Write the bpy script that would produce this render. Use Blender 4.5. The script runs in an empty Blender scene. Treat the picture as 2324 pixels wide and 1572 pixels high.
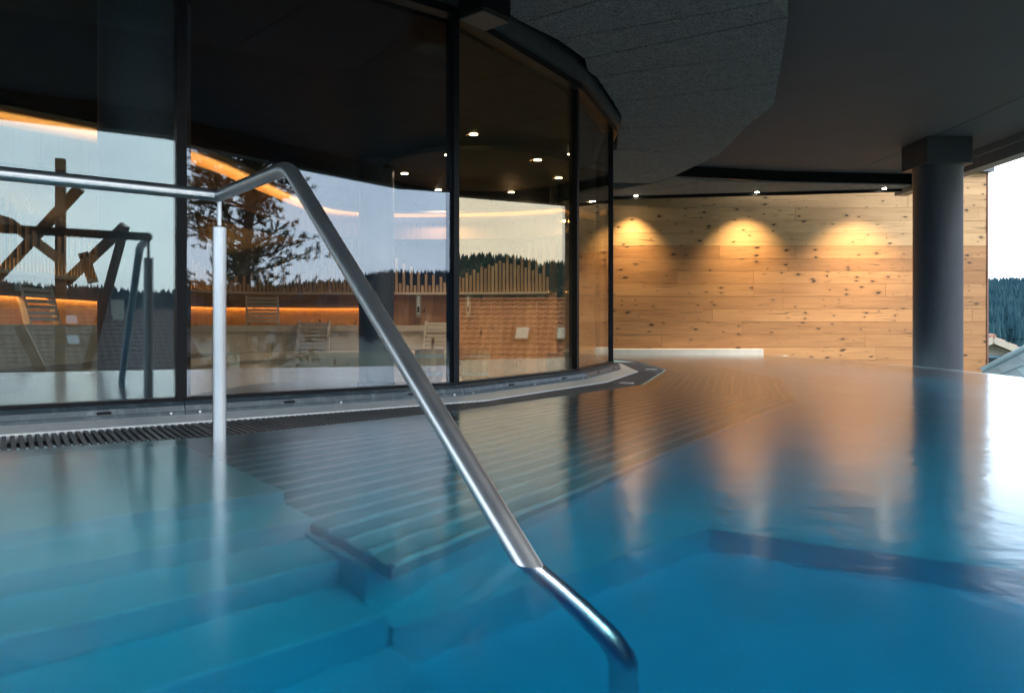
import bpy, math, random
import numpy as np
from mathutils import Vector, Matrix
random.seed(7); rng = np.random.default_rng(7)
R = math.radians
SC = bpy.context.scene
COL = SC.collection

# ------------------------------------------------------------------ camera
F, CX, HY, EYE = 1700.0, 1162.0, 740.0, 0.55      # calibrated on a 2324 px wide view of the photograph
cam = bpy.data.cameras.new('camera'); camo = bpy.data.objects.new('camera', cam); COL.objects.link(camo)
camo.location = (0, 0, EYE); camo.rotation_euler = (R(90), 0, 0)
cam.sensor_width = 36; cam.lens = F/2324*36; cam.shift_y = -46/2324
cam.clip_start = 0.05; cam.clip_end = 6000
SC.camera = camo

# ------------------------------------------------------------------ world, sun, exposure
SUN_EL, SUN_AZ = 32, 125        # azimuth clockwise from +Y (the open side, right and behind)
w = bpy.data.worlds.new('World'); SC.world = w; w.use_nodes = True
nt = w.node_tree; nt.nodes.clear()
def wn(t, **k):
    n = nt.nodes.new(t)
    for a, b in k.items(): setattr(n, a, b)
    return n
sky = wn('ShaderNodeTexSky', sky_type='NISHITA', sun_disc=False)
sky.sun_elevation = R(SUN_EL); sky.sun_rotation = R(SUN_AZ); sky.air_density = 1.2; sky.dust_density = 2.5
tc = wn('ShaderNodeTexCoord'); mp = wn('ShaderNodeMapping'); mp.inputs['Scale'].default_value = (1.0, 1.0, 2.6)
nz = wn('ShaderNodeTexNoise'); nz.inputs['Scale'].default_value = 1.9; nz.inputs['Detail'].default_value = 7; nz.inputs['Roughness'].default_value = .52
cr = wn('ShaderNodeValToRGB')
cr.color_ramp.elements[0].position = .38; cr.color_ramp.elements[0].color = (4.6, 6.0, 7.9, 1)
cr.color_ramp.elements[1].position = .62; cr.color_ramp.elements[1].color = (9.6, 10.8, 11.8, 1)
mx = wn('ShaderNodeMixRGB'); mx.inputs[0].default_value = .86
bg = wn('ShaderNodeBackground'); bg.inputs[1].default_value = .1
out = wn('ShaderNodeOutputWorld')
L = nt.links.new
L(tc.outputs['Generated'], mp.inputs[0]); L(mp.outputs[0], nz.inputs[0]); L(nz.outputs[0], cr.inputs[0])
L(sky.outputs[0], mx.inputs[1]); L(cr.outputs[0], mx.inputs[2]); L(mx.outputs[0], bg.inputs[0]); L(bg.outputs[0], out.inputs[0])
sl = bpy.data.lights.new('sun', 'SUN'); sl.energy = 1.4; sl.angle = R(25); sl.color = (1, .96, .9)
so = bpy.data.objects.new('sun', sl); COL.objects.link(so)
sd = Vector((math.sin(R(SUN_AZ))*math.cos(R(SUN_EL)), math.cos(R(SUN_AZ))*math.cos(R(SUN_EL)), math.sin(R(SUN_EL))))
so.rotation_euler = sd.to_track_quat('Z', 'Y').to_euler(); so.location = (20, -20, 30)
SC.view_settings.view_transform = 'Standard'; SC.view_settings.look = 'None'
SC.view_settings.exposure = 2.1; SC.view_settings.gamma = 1
SC.render.engine = 'CYCLES'
cy = SC.cycles
cy.use_denoising = True; cy.use_adaptive_sampling = True; cy.adaptive_threshold = .025; cy.max_bounces = 9; cy.transparent_max_bounces = 16; cy.diffuse_bounces = 4
cy.glossy_bounces = 4; cy.transmission_bounces = 6; cy.sample_clamp_indirect = 6

# ------------------------------------------------------------------ helpers
def cpt(px, py, h):                      # pixel on a horizontal plane h above the eye
    y = F*h/(HY-py); return ((px-CX)/F*y, y)
def rot(p, a): return (p[0]*math.cos(a)-p[1]*math.sin(a), p[0]*math.sin(a)+p[1]*math.cos(a))
def offset(pl, o):                       # offset an open polyline to its right-hand side with mitres
    res = []
    for i, p in enumerate(pl):
        ns = []
        for a, b in ((i-1, i), (i, i+1)):
            if a < 0 or b >= len(pl): continue
            d = Vector((pl[b][0]-pl[a][0], pl[b][1]-pl[a][1])).normalized(); ns.append(Vector((d.y, -d.x)))
        n = sum(ns, Vector((0, 0))).normalized(); k = o/max(.3, n.dot(ns[0]))
        res.append((p[0]+n.x*k, p[1]+n.y*k))
    return res
def resample(pl, step):
    pts = []; acc = 0
    for a, b in zip(pl[:-1], pl[1:]):
        l = math.dist(a, b); t = acc
        while t < l:
            pts.append(((a[0]+(b[0]-a[0])*t/l, a[1]+(b[1]-a[1])*t/l), ((b[0]-a[0])/l, (b[1]-a[1])/l))); t += step
        acc = t-l
    return pts
def smooth(pl, n=3):
    for _ in range(n):
        q = [pl[0]]
        for a, b in zip(pl[:-1], pl[1:]):
            q += [tuple(.75*x+.25*y for x, y in zip(a, b)), tuple(.25*x+.75*y for x, y in zip(a, b))]
        pl = q+[pl[-1]]
    return pl
def nearest(pl, p):
    best = None
    for a, b in zip(pl[:-1], pl[1:]):
        ab = (b[0]-a[0], b[1]-a[1]); t = max(0, min(1, ((p[0]-a[0])*ab[0]+(p[1]-a[1])*ab[1])/(ab[0]**2+ab[1]**2)))
        q = (a[0]+ab[0]*t, a[1]+ab[1]*t); d = math.dist(p, q)
        if best is None or d < best[0]: best = (d, q)
    return best[1]

class MB:
    def __init__(s): s.v = []; s.f = []
    def add(s, vs, fs):
        k = len(s.v); s.v += [tuple(v) for v in vs]; s.f += [tuple(i+k for i in f) for f in fs]; return s
    def box(s, c, size, rz=0, M=None):
        x, y, z = (q/2 for q in size); vs = []
        for dz in (-z, z):
            for dx, dy in ((-x, -y), (x, -y), (x, y), (-x, y)):
                v = Vector((dx, dy, dz))
                if M is not None: v = M @ v
                elif rz: v = Vector((*rot((dx, dy), rz), dz))
                vs.append((c[0]+v.x, c[1]+v.y, c[2]+v.z))
        return s.add(vs, [(3, 2, 1, 0), (4, 5, 6, 7), (0, 1, 5, 4), (1, 2, 6, 5), (2, 3, 7, 6), (3, 0, 4, 7)])
    def bar(s, a, b, wd, dp, up=(0, 0, 1)):      # box from point a to b
        a = Vector(a); b = Vector(b); d = b-a; l = d.length; d.normalize(); u = Vector(up)
        if abs(d.dot(u)) > .98: u = Vector((0, 1, 0))
        x = d.cross(u).normalized(); z = x.cross(d)
        return s.box((a+b)/2, (wd, l, dp), M=Matrix((x, d, z)).transposed())
    def prism(s, poly, z0, z1):
        n = len(poly); A = sum(poly[i][0]*poly[(i+1) % n][1]-poly[(i+1) % n][0]*poly[i][1] for i in range(n))
        if A < 0: poly = poly[::-1]
        vs = [(x, y, z0) for x, y in poly]+[(x, y, z1) for x, y in poly]
        fs = [tuple(range(n-1, -1, -1)), tuple(range(n, 2*n))]+[(i, (i+1) % n, n+(i+1) % n, n+i) for i in range(n)]
        return s.add(vs, fs)
    def strip(s, rails):                          # rails: profile polylines (each a list of 3D points), swept open sheet with a back
        n = len(rails[0]); vs = [p for r in rails for p in r]; fs = []
        for j in range(len(rails)-1):
            for i in range(n-1): fs.append((j*n+i, j*n+i+1, (j+1)*n+i+1, (j+1)*n+i))
        return s.add(vs, fs)
    def solid(s, rails):                          # closed profile swept along a polyline, with end caps
        n = len(rails[0]); m = len(rails); vs = [p for r in rails for p in r]; fs = []
        for j in range(m):
            k = (j+1) % m
            for i in range(n-1): fs.append((j*n+i, j*n+i+1, k*n+i+1, k*n+i))
        fs += [tuple(j*n for j in range(m)), tuple(j*n+n-1 for j in reversed(range(m)))]
        return s.add(vs, fs)
    def tube(s, path, r, n=12, cap=True):
        P = [Vector(p) for p in path]; rr = r if isinstance(r, (list, tuple)) else [r]*len(P)
        k0 = len(s.v); pu = None
        for i, p in enumerate(P):
            d = ((P[i]-P[i-1]).normalized() if i else Vector())+((P[i+1]-P[i]).normalized() if i < len(P)-1 else Vector()); d.normalize()
            if pu is None: u = d.orthogonal().normalized()
            else: u = (pu-d*pu.dot(d)).normalized()
            pu = u; v = d.cross(u)
            c = 1.0
            if 0 < i < len(P)-1: c = 1/max(.5, d.dot((P[i]-P[i-1]).normalized()))
            for j in range(n):
                a = 2*math.pi*j/n; s.v.append(tuple(p+(u*math.cos(a)+v*math.sin(a))*rr[i]*(1+(c-1)*.5)))
        for i in range(len(P)-1):
            for j in range(n): s.f.append((k0+i*n+j, k0+i*n+(j+1) % n, k0+(i+1)*n+(j+1) % n, k0+(i+1)*n+j))
        if cap:
            s.f.append(tuple(k0+j for j in reversed(range(n)))); s.f.append(tuple(k0+(len(P)-1)*n+j for j in range(n)))
        return s
    def lathe(s, c, prof, n=32):                  # prof: (radius, z) from bottom to top
        k0 = len(s.v)
        for r, z in prof:
            for j in range(n): a = 2*math.pi*j/n; s.v.append((c[0]+r*math.cos(a), c[1]+r*math.sin(a), c[2]+z))
        for i in range(len(prof)-1):
            for j in range(n): s.f.append((k0+i*n+j, k0+i*n+(j+1) % n, k0+(i+1)*n+(j+1) % n, k0+(i+1)*n+j))
        s.f.append(tuple(k0+j for j in reversed(range(n)))); s.f.append(tuple(k0+(len(prof)-1)*n+j for j in range(n)))
        return s
    def mesh(s, name, mat, loc=(0, 0, 0), sm=False, bevel=0):
        me = bpy.data.meshes.new(name)
        l = loc; me.from_pydata([(x-l[0], y-l[1], z-l[2]) for x, y, z in s.v], [], s.f); me.update()
        if mat: me.materials.append(mat)
        if sm:
            me.polygons.foreach_set('use_smooth', [True]*len(me.polygons))
            try: me.set_sharp_from_angle(angle=R(40))
            except Exception: pass
        return me
    def build(s, name, mat, parent=None, loc=None, sm=False, bevel=0):
        pl = world_loc(parent) if parent else Vector((0, 0, 0))
        l = Vector(loc) if loc is not None else pl
        o = bpy.data.objects.new(name, s.mesh(name, mat, l, sm)); COL.objects.link(o)
        o.location = l-pl
        if parent: o.parent = parent
        if bevel:
            b = o.modifiers.new('bevel', 'BEVEL'); b.width = bevel; b.segments = 2; b.limit_method = 'ANGLE'; b.angle_limit = R(35)
        return o
def world_loc(o):
    l = Vector(o.location)
    while o.parent: o = o.parent; l += Vector(o.location)
    return l
def tag(o, label=None, cat=None, group=None, kind=None):
    for k, v in (('label', label), ('category', cat), ('group', group), ('kind', kind)):
        if v: o[k] = v
    return o
def thing(name, loc, label, cat, group=None):
    o = bpy.data.objects.new(name, None); COL.objects.link(o); o.location = loc; o.empty_display_size = .1
    return tag(o, label, cat, group)
def structure(o): o['kind'] = 'structure'; return o
def copy_tree(o, parent=None):
    c = o.copy(); COL.objects.link(c); c.parent = parent
    for ch in list(o.children): copy_tree(ch, c)
    return c

# ------------------------------------------------------------------ materials
class N:                                          # tiny node-graph helper
    def __init__(s, name):
        s.m = bpy.data.materials.new(name); s.m.use_nodes = True; s.t = s.m.node_tree; s.t.nodes.clear()
        s.out = s.t.nodes.new('ShaderNodeOutputMaterial')
    def n(s, t, ins=None, **k):
        n = s.t.nodes.new(t)
        for a, b in k.items(): setattr(n, a, b)
        for a, b in (ins or {}).items(): s.set(n.inputs[a], b)
        return n
    def set(s, i, v):
        if isinstance(v, bpy.types.NodeSocket): s.t.links.new(v, i)
        else:
            if hasattr(i.default_value, '__len__') and not hasattr(v, '__len__'): v = (v,)*len(i.default_value)
            if hasattr(i.default_value, '__len__') and len(i.default_value) == 4 and len(v) == 3: v = (*v, 1)
            i.default_value = v
    def math(s, op, a, b=0, c=0, clamp=False):
        n = s.n('ShaderNodeMath', operation=op, use_clamp=clamp); s.set(n.inputs[0], a); s.set(n.inputs[1], b); s.set(n.inputs[2], c); return n.outputs[0]
    def vmath(s, op, a, b=(0, 0, 0)):
        n = s.n('ShaderNodeVectorMath', operation=op); s.set(n.inputs[0], a); s.set(n.inputs[1], b); return n
    def mix(s, f, a, b, mode='MIX'):
        n = s.n('ShaderNodeMixRGB', blend_type=mode); s.set(n.inputs[0], f); s.set(n.inputs[1], a); s.set(n.inputs[2], b); return n.outputs[0]
    def ramp(s, f, *st):
        n = s.n('ShaderNodeValToRGB'); s.set(n.inputs[0], f); e = n.color_ramp.elements
        while len(e) < len(st): e.new(.5)
        for q, (p, c) in zip(e, st): q.position = p; q.color = (*c, 1) if hasattr(c, '__len__') else (c, c, c, 1)
        return n.outputs[0]
    def noise(s, vec, scale, detail=4, rough=.5, dist=0):
        n = s.n('ShaderNodeTexNoise'); 
        if vec is not None: s.set(n.inputs['Vector'], vec)
        s.set(n.inputs['Scale'], scale); s.set(n.inputs['Detail'], detail); s.set(n.inputs['Roughness'], rough); s.set(n.inputs['Distortion'], dist); return n.outputs[0]
    def coords(s, kind='Object', scale=(1, 1, 1), rnd=False):
        v = s.n('ShaderNodeTexCoord').outputs[kind]
        if rnd:
            oi = s.n('ShaderNodeObjectInfo'); r = s.math('MULTIPLY', oi.outputs['Random'], 97.0)
            c = s.n('ShaderNodeCombineXYZ', {0: r, 1: s.math('MULTIPLY', r, 1.7), 2: s.math('MULTIPLY', r, .6)})
            v = s.vmath('ADD', v, c.outputs[0]).outputs[0]
        return s.vmath('MULTIPLY', v, scale).outputs[0]
    def bump(s, h, dist=.01, st=1): return s.n('ShaderNodeBump', {'Height': h, 'Distance': dist, 'Strength': st}).outputs[0]
    def pbr(s, color, rough=.6, metal=0, normal=None, **k):
        ins = {'Base Color': color, 'Roughness': rough, 'Metallic': metal}
        if normal is not None: ins['Normal'] = normal
        ins.update(k); p = s.n('ShaderNodeBsdfPrincipled', ins); s.t.links.new(p.outputs[0], s.out.inputs[0]); return s.m

def plain(name, col, rough=.6, metal=0, var=.15, scale=6, bump=.0, bscale=60, spec=.5, streak=None):
    g = N(name); v = g.coords('Object', streak or (1, 1, 1)); nn = g.noise(v, scale, 5, .6)
    c = g.ramp(nn, (.25, tuple(q*(1-var) for q in col)), (.75, tuple(min(1, q*(1+var)) for q in col)))
    rr = g.math('ADD', g.math('MULTIPLY', nn, .2), rough-.1)
    nrm = g.bump(g.noise(g.coords(), bscale, 3), bump) if bump else None
    return g.pbr(c, rr, metal, nrm, **{'Specular IOR Level': spec})
def wood(name, c0, c1, knots=True, axis=0, rough=.6, tint=.18, knotdens=.5, cracks=True, bstr=.5):
    """planks with the grain along the object's axis (0 = x, 2 = z)"""
    g = N(name); oi = g.n('ShaderNodeObjectInfo')
    v = g.coords('Object', (1, 1, 1), True); sx = g.n('ShaderNodeSeparateXYZ', {0: v})
    al, ac = (sx.outputs[0], sx.outputs[2]) if axis == 0 else ((sx.outputs[2], sx.outputs[0]) if axis == 2 else (sx.outputs[1], sx.outputs[0]))
    th = sx.outputs[1] if axis != 1 else sx.outputs[2]
    def vec(a, b, c=1): return g.n('ShaderNodeCombineXYZ', {0: g.math('MULTIPLY', al, a), 1: g.math('MULTIPLY', ac, b), 2: g.math('MULTIPLY', th, c)}).outputs[0]
    grain = g.noise(vec(1.3, 38, 38), 1.0, 6, .62, .6); broad = g.noise(vec(.7, 5, 5), 1.0, 3, .5, .4)
    f = g.math('ADD', g.math('MULTIPLY', grain, .62), g.math('MULTIPLY', broad, .5))
    col = g.ramp(f, (.3, c0), (.5, tuple(p*.45+q*.55 for p, q in zip(c0, c1))), (.75, c1))
    rv = g.math('ADD', g.math('MULTIPLY', oi.outputs['Random'], 2*tint), 1-tint)
    col = g.mix(1, col, g.n('ShaderNodeCombineXYZ', {0: rv, 1: g.math('POWER', rv, 1.25), 2: g.math('POWER', rv, 1.5)}).outputs[0], 'MULTIPLY')
    hgt = grain
    if knots:
        warp = g.noise(vec(7, 16), 1, 2); kv = g.vmath('ADD', vec(3.4, 8.2, 0), g.vmath('MULTIPLY', g.n('ShaderNodeCombineXYZ', {0: warp, 1: warp}).outputs[0], (.35, .35, 0)).outputs[0]).outputs[0]
        vo = g.n('ShaderNodeTexVoronoi', {'Vector': kv, 'Scale': 1.0, 'Randomness': 1.0}, voronoi_dimensions='2D')
        sz = g.n('ShaderNodeSeparateColor', {0: vo.outputs['Color']})
        rad = g.math('MULTIPLY', g.math('POWER', sz.outputs[0], 3.0), .18)
        rad = g.math('MULTIPLY', rad, g.math('LESS_THAN', sz.outputs[1], knotdens))
        k = g.math('SUBTRACT', 1, g.math('DIVIDE', vo.outputs['Distance'], g.math('ADD', rad, .0001)), clamp=True)
        k = g.math('MULTIPLY', k, 3, clamp=True)
        halo = g.math('MULTIPLY', g.math('SUBTRACT', 1, g.math('DIVIDE', vo.outputs['Distance'], g.math('ADD', g.math('MULTIPLY', rad, 2.6), .0001)), clamp=True), .55)
        col = g.mix(halo, col, tuple(q*.42 for q in c0)); col = g.mix(k, col, tuple(q*.1 for q in c0))
        hgt = g.math('SUBTRACT', hgt, k)
    if cracks:
        cn = g.noise(vec(1.7, 30), 1.0, 5, .6, 1.2); ck = g.math('MULTIPLY', g.math('SUBTRACT', cn, .605), 18, clamp=True)
        mask = g.math('MULTIPLY', g.math('SUBTRACT', g.noise(vec(1.1, 4), 1, 2), .40), 6, clamp=True); ck = g.math('MULTIPLY', ck, mask)
        col = g.mix(g.math('MULTIPLY', ck, .85), col, tuple(q*.28 for q in c0)); hgt = g.math('SUBTRACT', hgt, g.math('MULTIPLY', ck, 1.2))
    return g.pbr(col, rough, 0, g.bump(hgt, .006, bstr), **{'Specular IOR Level': .3})
def steel(name, col=(.58, .60, .62), rough=.35, streak=(14, 14, 1.2), con=.25):
    g = N(name); n1 = g.noise(g.coords('Object', streak), 3, 5, .6); n2 = g.noise(g.coords(), 9, 4)
    c = g.mix(g.math('MULTIPLY', n1, con), col, tuple(q*.75 for q in col))
    rr = g.math('ADD', g.math('ADD', g.math('MULTIPLY', n1, .08), g.math('MULTIPLY', n2, .10)), rough-.09)
    return g.pbr(c, rr, 1)
def emit(name, col, st):
    g = N(name); e = g.n('ShaderNodeEmission', {'Color': col, 'Strength': st}); g.t.links.new(e.outputs[0], g.out.inputs[0]); return g.m
def glass(name, trans, refl, f0):
    g = N(name); ge = g.n('ShaderNodeNewGeometry')
    c = g.math('ABSOLUTE', g.vmath('DOT_PRODUCT', ge.outputs['Normal'], ge.outputs['Incoming']).outputs['Value'])
    s5 = g.math('POWER', g.math('SUBTRACT', 1, c, clamp=True), 5)
    fr = g.math('ADD', g.math('MULTIPLY', s5, .85-f0), f0)
    smear = g.noise(g.coords('Object', (3, 3, .8)), 1.5, 4)
    t = g.n('ShaderNodeBsdfTransparent', {'Color': trans}); r = g.n('ShaderNodeBsdfGlossy', {'Color': refl, 'Roughness': .004, 'Normal': g.bump(g.noise(g.coords(), .8, 2), .0006, .4)})
    m = g.n('ShaderNodeMixShader', {0: fr, 1: t.outputs[0], 2: r.outputs[0]}); g.t.links.new(m.outputs[0], g.out.inputs[0]); return g.m

M = {}
M['black'] = plain('black_frame', (.004, .005, .007), .4, 0, .2, spec=.12)
M['slate'] = plain('slate_metal', (.045, .055, .066), .42, .3, .35, 5, .0, streak=(6, 6, 1))
M['concrete'] = plain('dark_concrete', (.047, .054, .074), .8, 0, .24, 1.1, .002, 90)
g = N('column_paint'); n1 = g.noise(g.coords('Object', (1, 1, .35)), 5, 5, .6); n2 = g.noise(g.coords(), 26, 3, .5)
chip = g.math('MULTIPLY', g.math('SUBTRACT', n2, .70), 14, clamp=True); pit = g.math('MULTIPLY', g.math('SUBTRACT', .30, n2), 14, clamp=True)
c = g.ramp(n1, (.25, (.014, .018, .030)), (.75, (.024, .030, .046))); c = g.mix(g.math('MULTIPLY', chip, .5), c, (.11, .115, .12)); c = g.mix(pit, c, (.006, .007, .01))
M['column'] = g.pbr(c, .5, 0, g.bump(g.math('ADD', g.noise(g.coords(), 60, 3), g.math('MULTIPLY', pit, -2)), .002))
M['column_flat'] = plain('column_paint', (.026, .031, .045), .55, 0, .22, 5, .0015, 40)
M['steel'] = steel('brushed_steel'); M['steel_post'] = steel('grooved_steel', (.42, .44, .46), .30, (25, 25, .4), .25)
M['zinc'] = plain('strip_metal', (.50, .53, .54), .45, .25, .12, 8, streak=(2, 2, 8))
M['grate'] = plain('grate_plastic', (.060, .063, .068), .5, 0, .3, 30)
M['basin'] = plain('basin_steel', (.52, .76, .80), .5, 0, .08, 2)
M['rib'] = plain('rib_steel', (.62, .70, .72), .4, 0, .05)
M['stone'] = plain('pale_stone', (.42, .40, .37), .7, 0, .12, 6, .002)
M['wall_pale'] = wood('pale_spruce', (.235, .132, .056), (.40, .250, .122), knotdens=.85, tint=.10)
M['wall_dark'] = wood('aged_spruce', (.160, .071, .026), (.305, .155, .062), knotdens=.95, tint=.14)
M['bench'] = wood('bench_wood', (.38, .32, .25), (.54, .47, .38), False, 0, tint=.1, cracks=False, bstr=.2)
M['sauna_wall'] = wood('sauna_boarding', (.20, .095, .04), (.36, .19, .085), True, 2, tint=.2, knotdens=.35, cracks=False, bstr=.2)
M['slat'] = wood('slat_wood', (.26, .17, .10), (.42, .29, .18), False, 2, cracks=False, bstr=.2)
M['niche'] = wood('niche_wood', (.38, .19, .06), (.56, .31, .11), True, 2, knotdens=.4, cracks=False, bstr=.2)
M['bucket'] = wood('bucket_wood', (.42, .25, .12), (.62, .40, .22), False, 2, cracks=False, bstr=.2)
M['timber'] = wood('weathered_timber', (.06, .035, .025), (.12, .07, .05), False, 2, cracks=True)
M['dark_panel'] = plain('dark_panel', (.008, .010, .022), .3)
M['dark_ceiling'] = plain('sauna_ceiling', (.006, .0065, .009), .5, 0, .2, 3, spec=.05)
M['floor'] = plain('sauna_floor', (.13, .12, .11), .4, 0, .2, 4)
M['led'] = emit('led_strip', (1, .52, .15), 7)
M['led_small'] = emit('led_strip_low', (1, .52, .15), 13)
M['lamp'] = emit('lamp_glow', (1, .80, .50), 9)
M['lamp_white'] = emit('lamp_glow_wall', (1, .86, .62), 40)
g = N('felt_panel')                               # wood-wool acoustic board
a = g.noise(g.coords('Object', (1, 1, 1)), 34, 3, .65, 2.5); b = g.noise(g.coords(), 9, 3)
strands = g.math('SUBTRACT', 1, g.math('MULTIPLY', g.math('ABSOLUTE', g.math('SUBTRACT', a, .5)), 14), clamp=True)
col = g.mix(strands, (.078, .088, .105), (.50, .54, .60)); col = g.mix(g.math('MULTIPLY', b, .3), col, (.12, .122, .13))
M['felt'] = g.pbr(col, .95, 0, g.bump(strands, .006, .8), **{'Specular IOR Level': .1})
M['glass1'] = glass('glazing_cool_cast', (.86, .90, .89), (.80, .96, 1), .078)  # cool tone of the mirrored sky put into the reflection tint
M['glass2'] = glass('glazing_blue_cast', (.90, .88, .84), (.66, .80, 1), .074)  # mirrored sky made bluer through the reflection tint
M['glass3'] = glass('glazing_warm_cast', (.94, .88, .76), (1, .80, .55), .135)  # warm light from the room behind put into the pane's tint
M['glass4'] = glass('glazing_clear', (.80, .80, .78), (1, .96, .88), .06)
g = N('water')
v = g.coords('Object', (1, 1, 1)); rip = g.noise(v, 3.2, 3, .5, .3); rip2 = g.noise(v, 22, 2)
h = g.math('ADD', g.math('MULTIPLY', rip, 1.0), g.math('MULTIPLY', rip2, .10))
nb = g.bump(h, .012, .35)
fr = g.n('ShaderNodeFresnel', {'IOR': 1.41})
rf = g.n('ShaderNodeBsdfRefraction', {'Color': (1, 1, 1), 'Roughness': .11, 'IOR': 1.33, 'Normal': nb})
gl = g.n('ShaderNodeBsdfGlossy', {'Color': (1, 1, 1), 'Roughness': .17, 'Normal': nb})
ms = g.n('ShaderNodeMixShader', {0: fr.outputs[0], 1: rf.outputs[0], 2: gl.outputs[0]})
va = g.n('ShaderNodeVolumeAbsorption', {'Color': (.0, .795, .905), 'Density': 2.1})
g.t.links.new(ms.outputs[0], g.out.inputs[0]); g.t.links.new(va.outputs[0], g.out.inputs[1])
M['water'] = g.m
M['render'] = plain('house_render', (.36, .33, .29), .85, 0, .08, 2)
M['tile_red'] = plain('clay_tile', (.21, .105, .065), .8, 0, .35, 7)
M['tile_brown'] = plain('grey_tile', (.11, .085, .075), .8, 0, .3, 7)
M['white_wood'] = plain('painted_timber', (.27, .24, .19), .6, 0, .06)
M['blue_frame'] = plain('blue_frame', (.13, .24, .32), .5, 0, .1)
M['pane'] = plain('window_pane', (.03, .045, .055), .06, 0, .1, 2)
M['sky_pane'] = plain('rooflight_pane', (.35, .38, .40), .05, 0, .1, 2)
M['roof_metal'] = plain('standing_seam', (.17, .24, .26), .45, .35, .18, 3)
M['ground'] = plain('meadow', (.055, .075, .030), .95, 0, .3, .08)
M['hill'] = plain('hill_soil', (.020, .040, .032), .95, 0, .3, .05)
M['terrace'] = plain('terrace_paving', (.30, .29, .27), .8, 0, .12, 3)
g = N('conifer'); oi = g.noise(g.coords(), .05, 4); c = g.ramp(oi, (.3, (.008, .030, .042)), (.55, (.014, .044, .056)), (.8, (.034, .062, .060)))
M['conifer'] = g.pbr(c, .9, **{'Specular IOR Level': .1})
g = N('needles'); oi = g.noise(g.coords(), 1.3, 3); c = g.ramp(oi, (.3, (.022, .035, .014)), (.7, (.065, .070, .028)))
M['needles'] = g.pbr(c, .8, **{'Specular IOR Level': .2})
M['bark'] = plain('pine_bark', (.12, .065, .038), .9, 0, .4, 8)

# ------------------------------------------------------------------ plan lines (metres, water surface at z = 0)
G = [(-5.3, 2.82), (-3.536, 3.391), (-1.972, 4.47), (-.425, 5.66), (.644, 7.395), (1.207, 9.0), (1.266, 10.7), (.826, 12.34), (-.05, 13.75), (-.9, 14.7)]
Wd = [(-5.2, 2.0), (-3.6, 2.59), (-2.256, 3.30), (-1.455, 3.75), (-.40, 4.82), (1.25, 7.08), (1.95, 9.44), (1.97, 11.5), (1.6, 12.8), (1.0, 14.5)]
OUT = [(5.05, 14.5), (4.95, 13.75), (5.33, 12.0), (5.49, 10.16), (5.45, 8.58), (5.24, 7.4), (4.9, 6.2), (4.42, 5.0), (3.85, 3.8), (3.15, 2.6), (2.35, 1.4), (1.45, .2), (.4, -1.0), (-.9, -2.2), (-2.5, -3.3), (-5.2, -4.4)]
OUT = smooth(OUT, 2)
ZT, ZF = 2.907, 3.05                    # glass top, felt soffit
ZC = 3.25                               # concrete ceiling
YW = 14.7                               # timber wall

# ------------------------------------------------------------------ ground, hills, sky surroundings
gm = MB(); NA, NR = 180, 40
rs = [0]+list(np.geomspace(18, 1500, NR)); 
def hill_z(r, a):
    t = max(0, min(1, (r-260)/620)); t = t*t*(3-2*t)
    top = float(np.interp(math.degrees(a) % 360, (0, 30, 36, 50, 65, 90, 112, 130, 180, 360), (27, 30, 35, 60, 70, 62, 52, 30, 30, 27)))+2.2*math.sin(a*23)+1.5*math.sin(a*57+1)
    return -8+t*(top+8)+(2.5*math.sin(r*.021+a*9) if t > 0 else 0)
for i, r in enumerate(rs):
    for j in range(NA):
        a = 2*math.pi*j/NA; gm.v.append((r*math.sin(a), r*math.cos(a), hill_z(r, a)))
for i in range(len(rs)-1):
    for j in range(NA): gm.f.append((i*NA+j, i*NA+(j+1) % NA, (i+1)*NA+(j+1) % NA, (i+1)*NA+j))
# split the sheet: valley floor (ground) and wooded slope (hill)
nr = next(i for i, r in enumerate(rs) if r > 255)
def sub(i0, i1):
    m = MB(); m.v = gm.v[i0*NA:(i1+1)*NA]; m.f = [tuple(k-i0*NA for k in f) for f in gm.f[i0*NA:i1*NA]]; return m
structure(sub(0, nr).build('ground', M['ground'], sm=True)); structure(sub(nr, len(rs)-1).build('hill', M['hill'], sm=True))

def forest():
    vs = []; fs = []
    for k in range(46000):
        near = k < 16000
        a = R(random.uniform(27, 43) if near else random.uniform(43, 185)); r = math.sqrt(random.uniform(330**2, 960**2))
        z = hill_z(r, a)-.5; hgt = random.uniform(5.5, 11)*(1.0 if random.random() < .9 else .6); wd = hgt*random.uniform(.17, .25)
        x, y = r*math.sin(a), r*math.cos(a); k0 = len(vs); n = 5; ph = random.random()*6
        for lv, (t0, t1, rr) in enumerate(((.08, .62, 1), (.42, 1.0, .62))):
            b = len(vs)
            for j in range(n):
                q = ph+2*math.pi*j/n+lv*.6; e = wd*rr*random.uniform(.75, 1.2); vs.append((x+e*math.cos(q), y+e*math.sin(q), z+hgt*(t0+random.uniform(-.03, .03))))
            vs.append((x, y, z+hgt*t1))
            for j in range(n): fs.append((b+j, b+(j+1) % n, b+n))
    m = MB(); m.v = vs; m.f = fs
    o = m.build('forest', M['conifer']); tag(o, 'dark spruce forest covering the far hillside', 'forest', kind='stuff')
forest()

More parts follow.
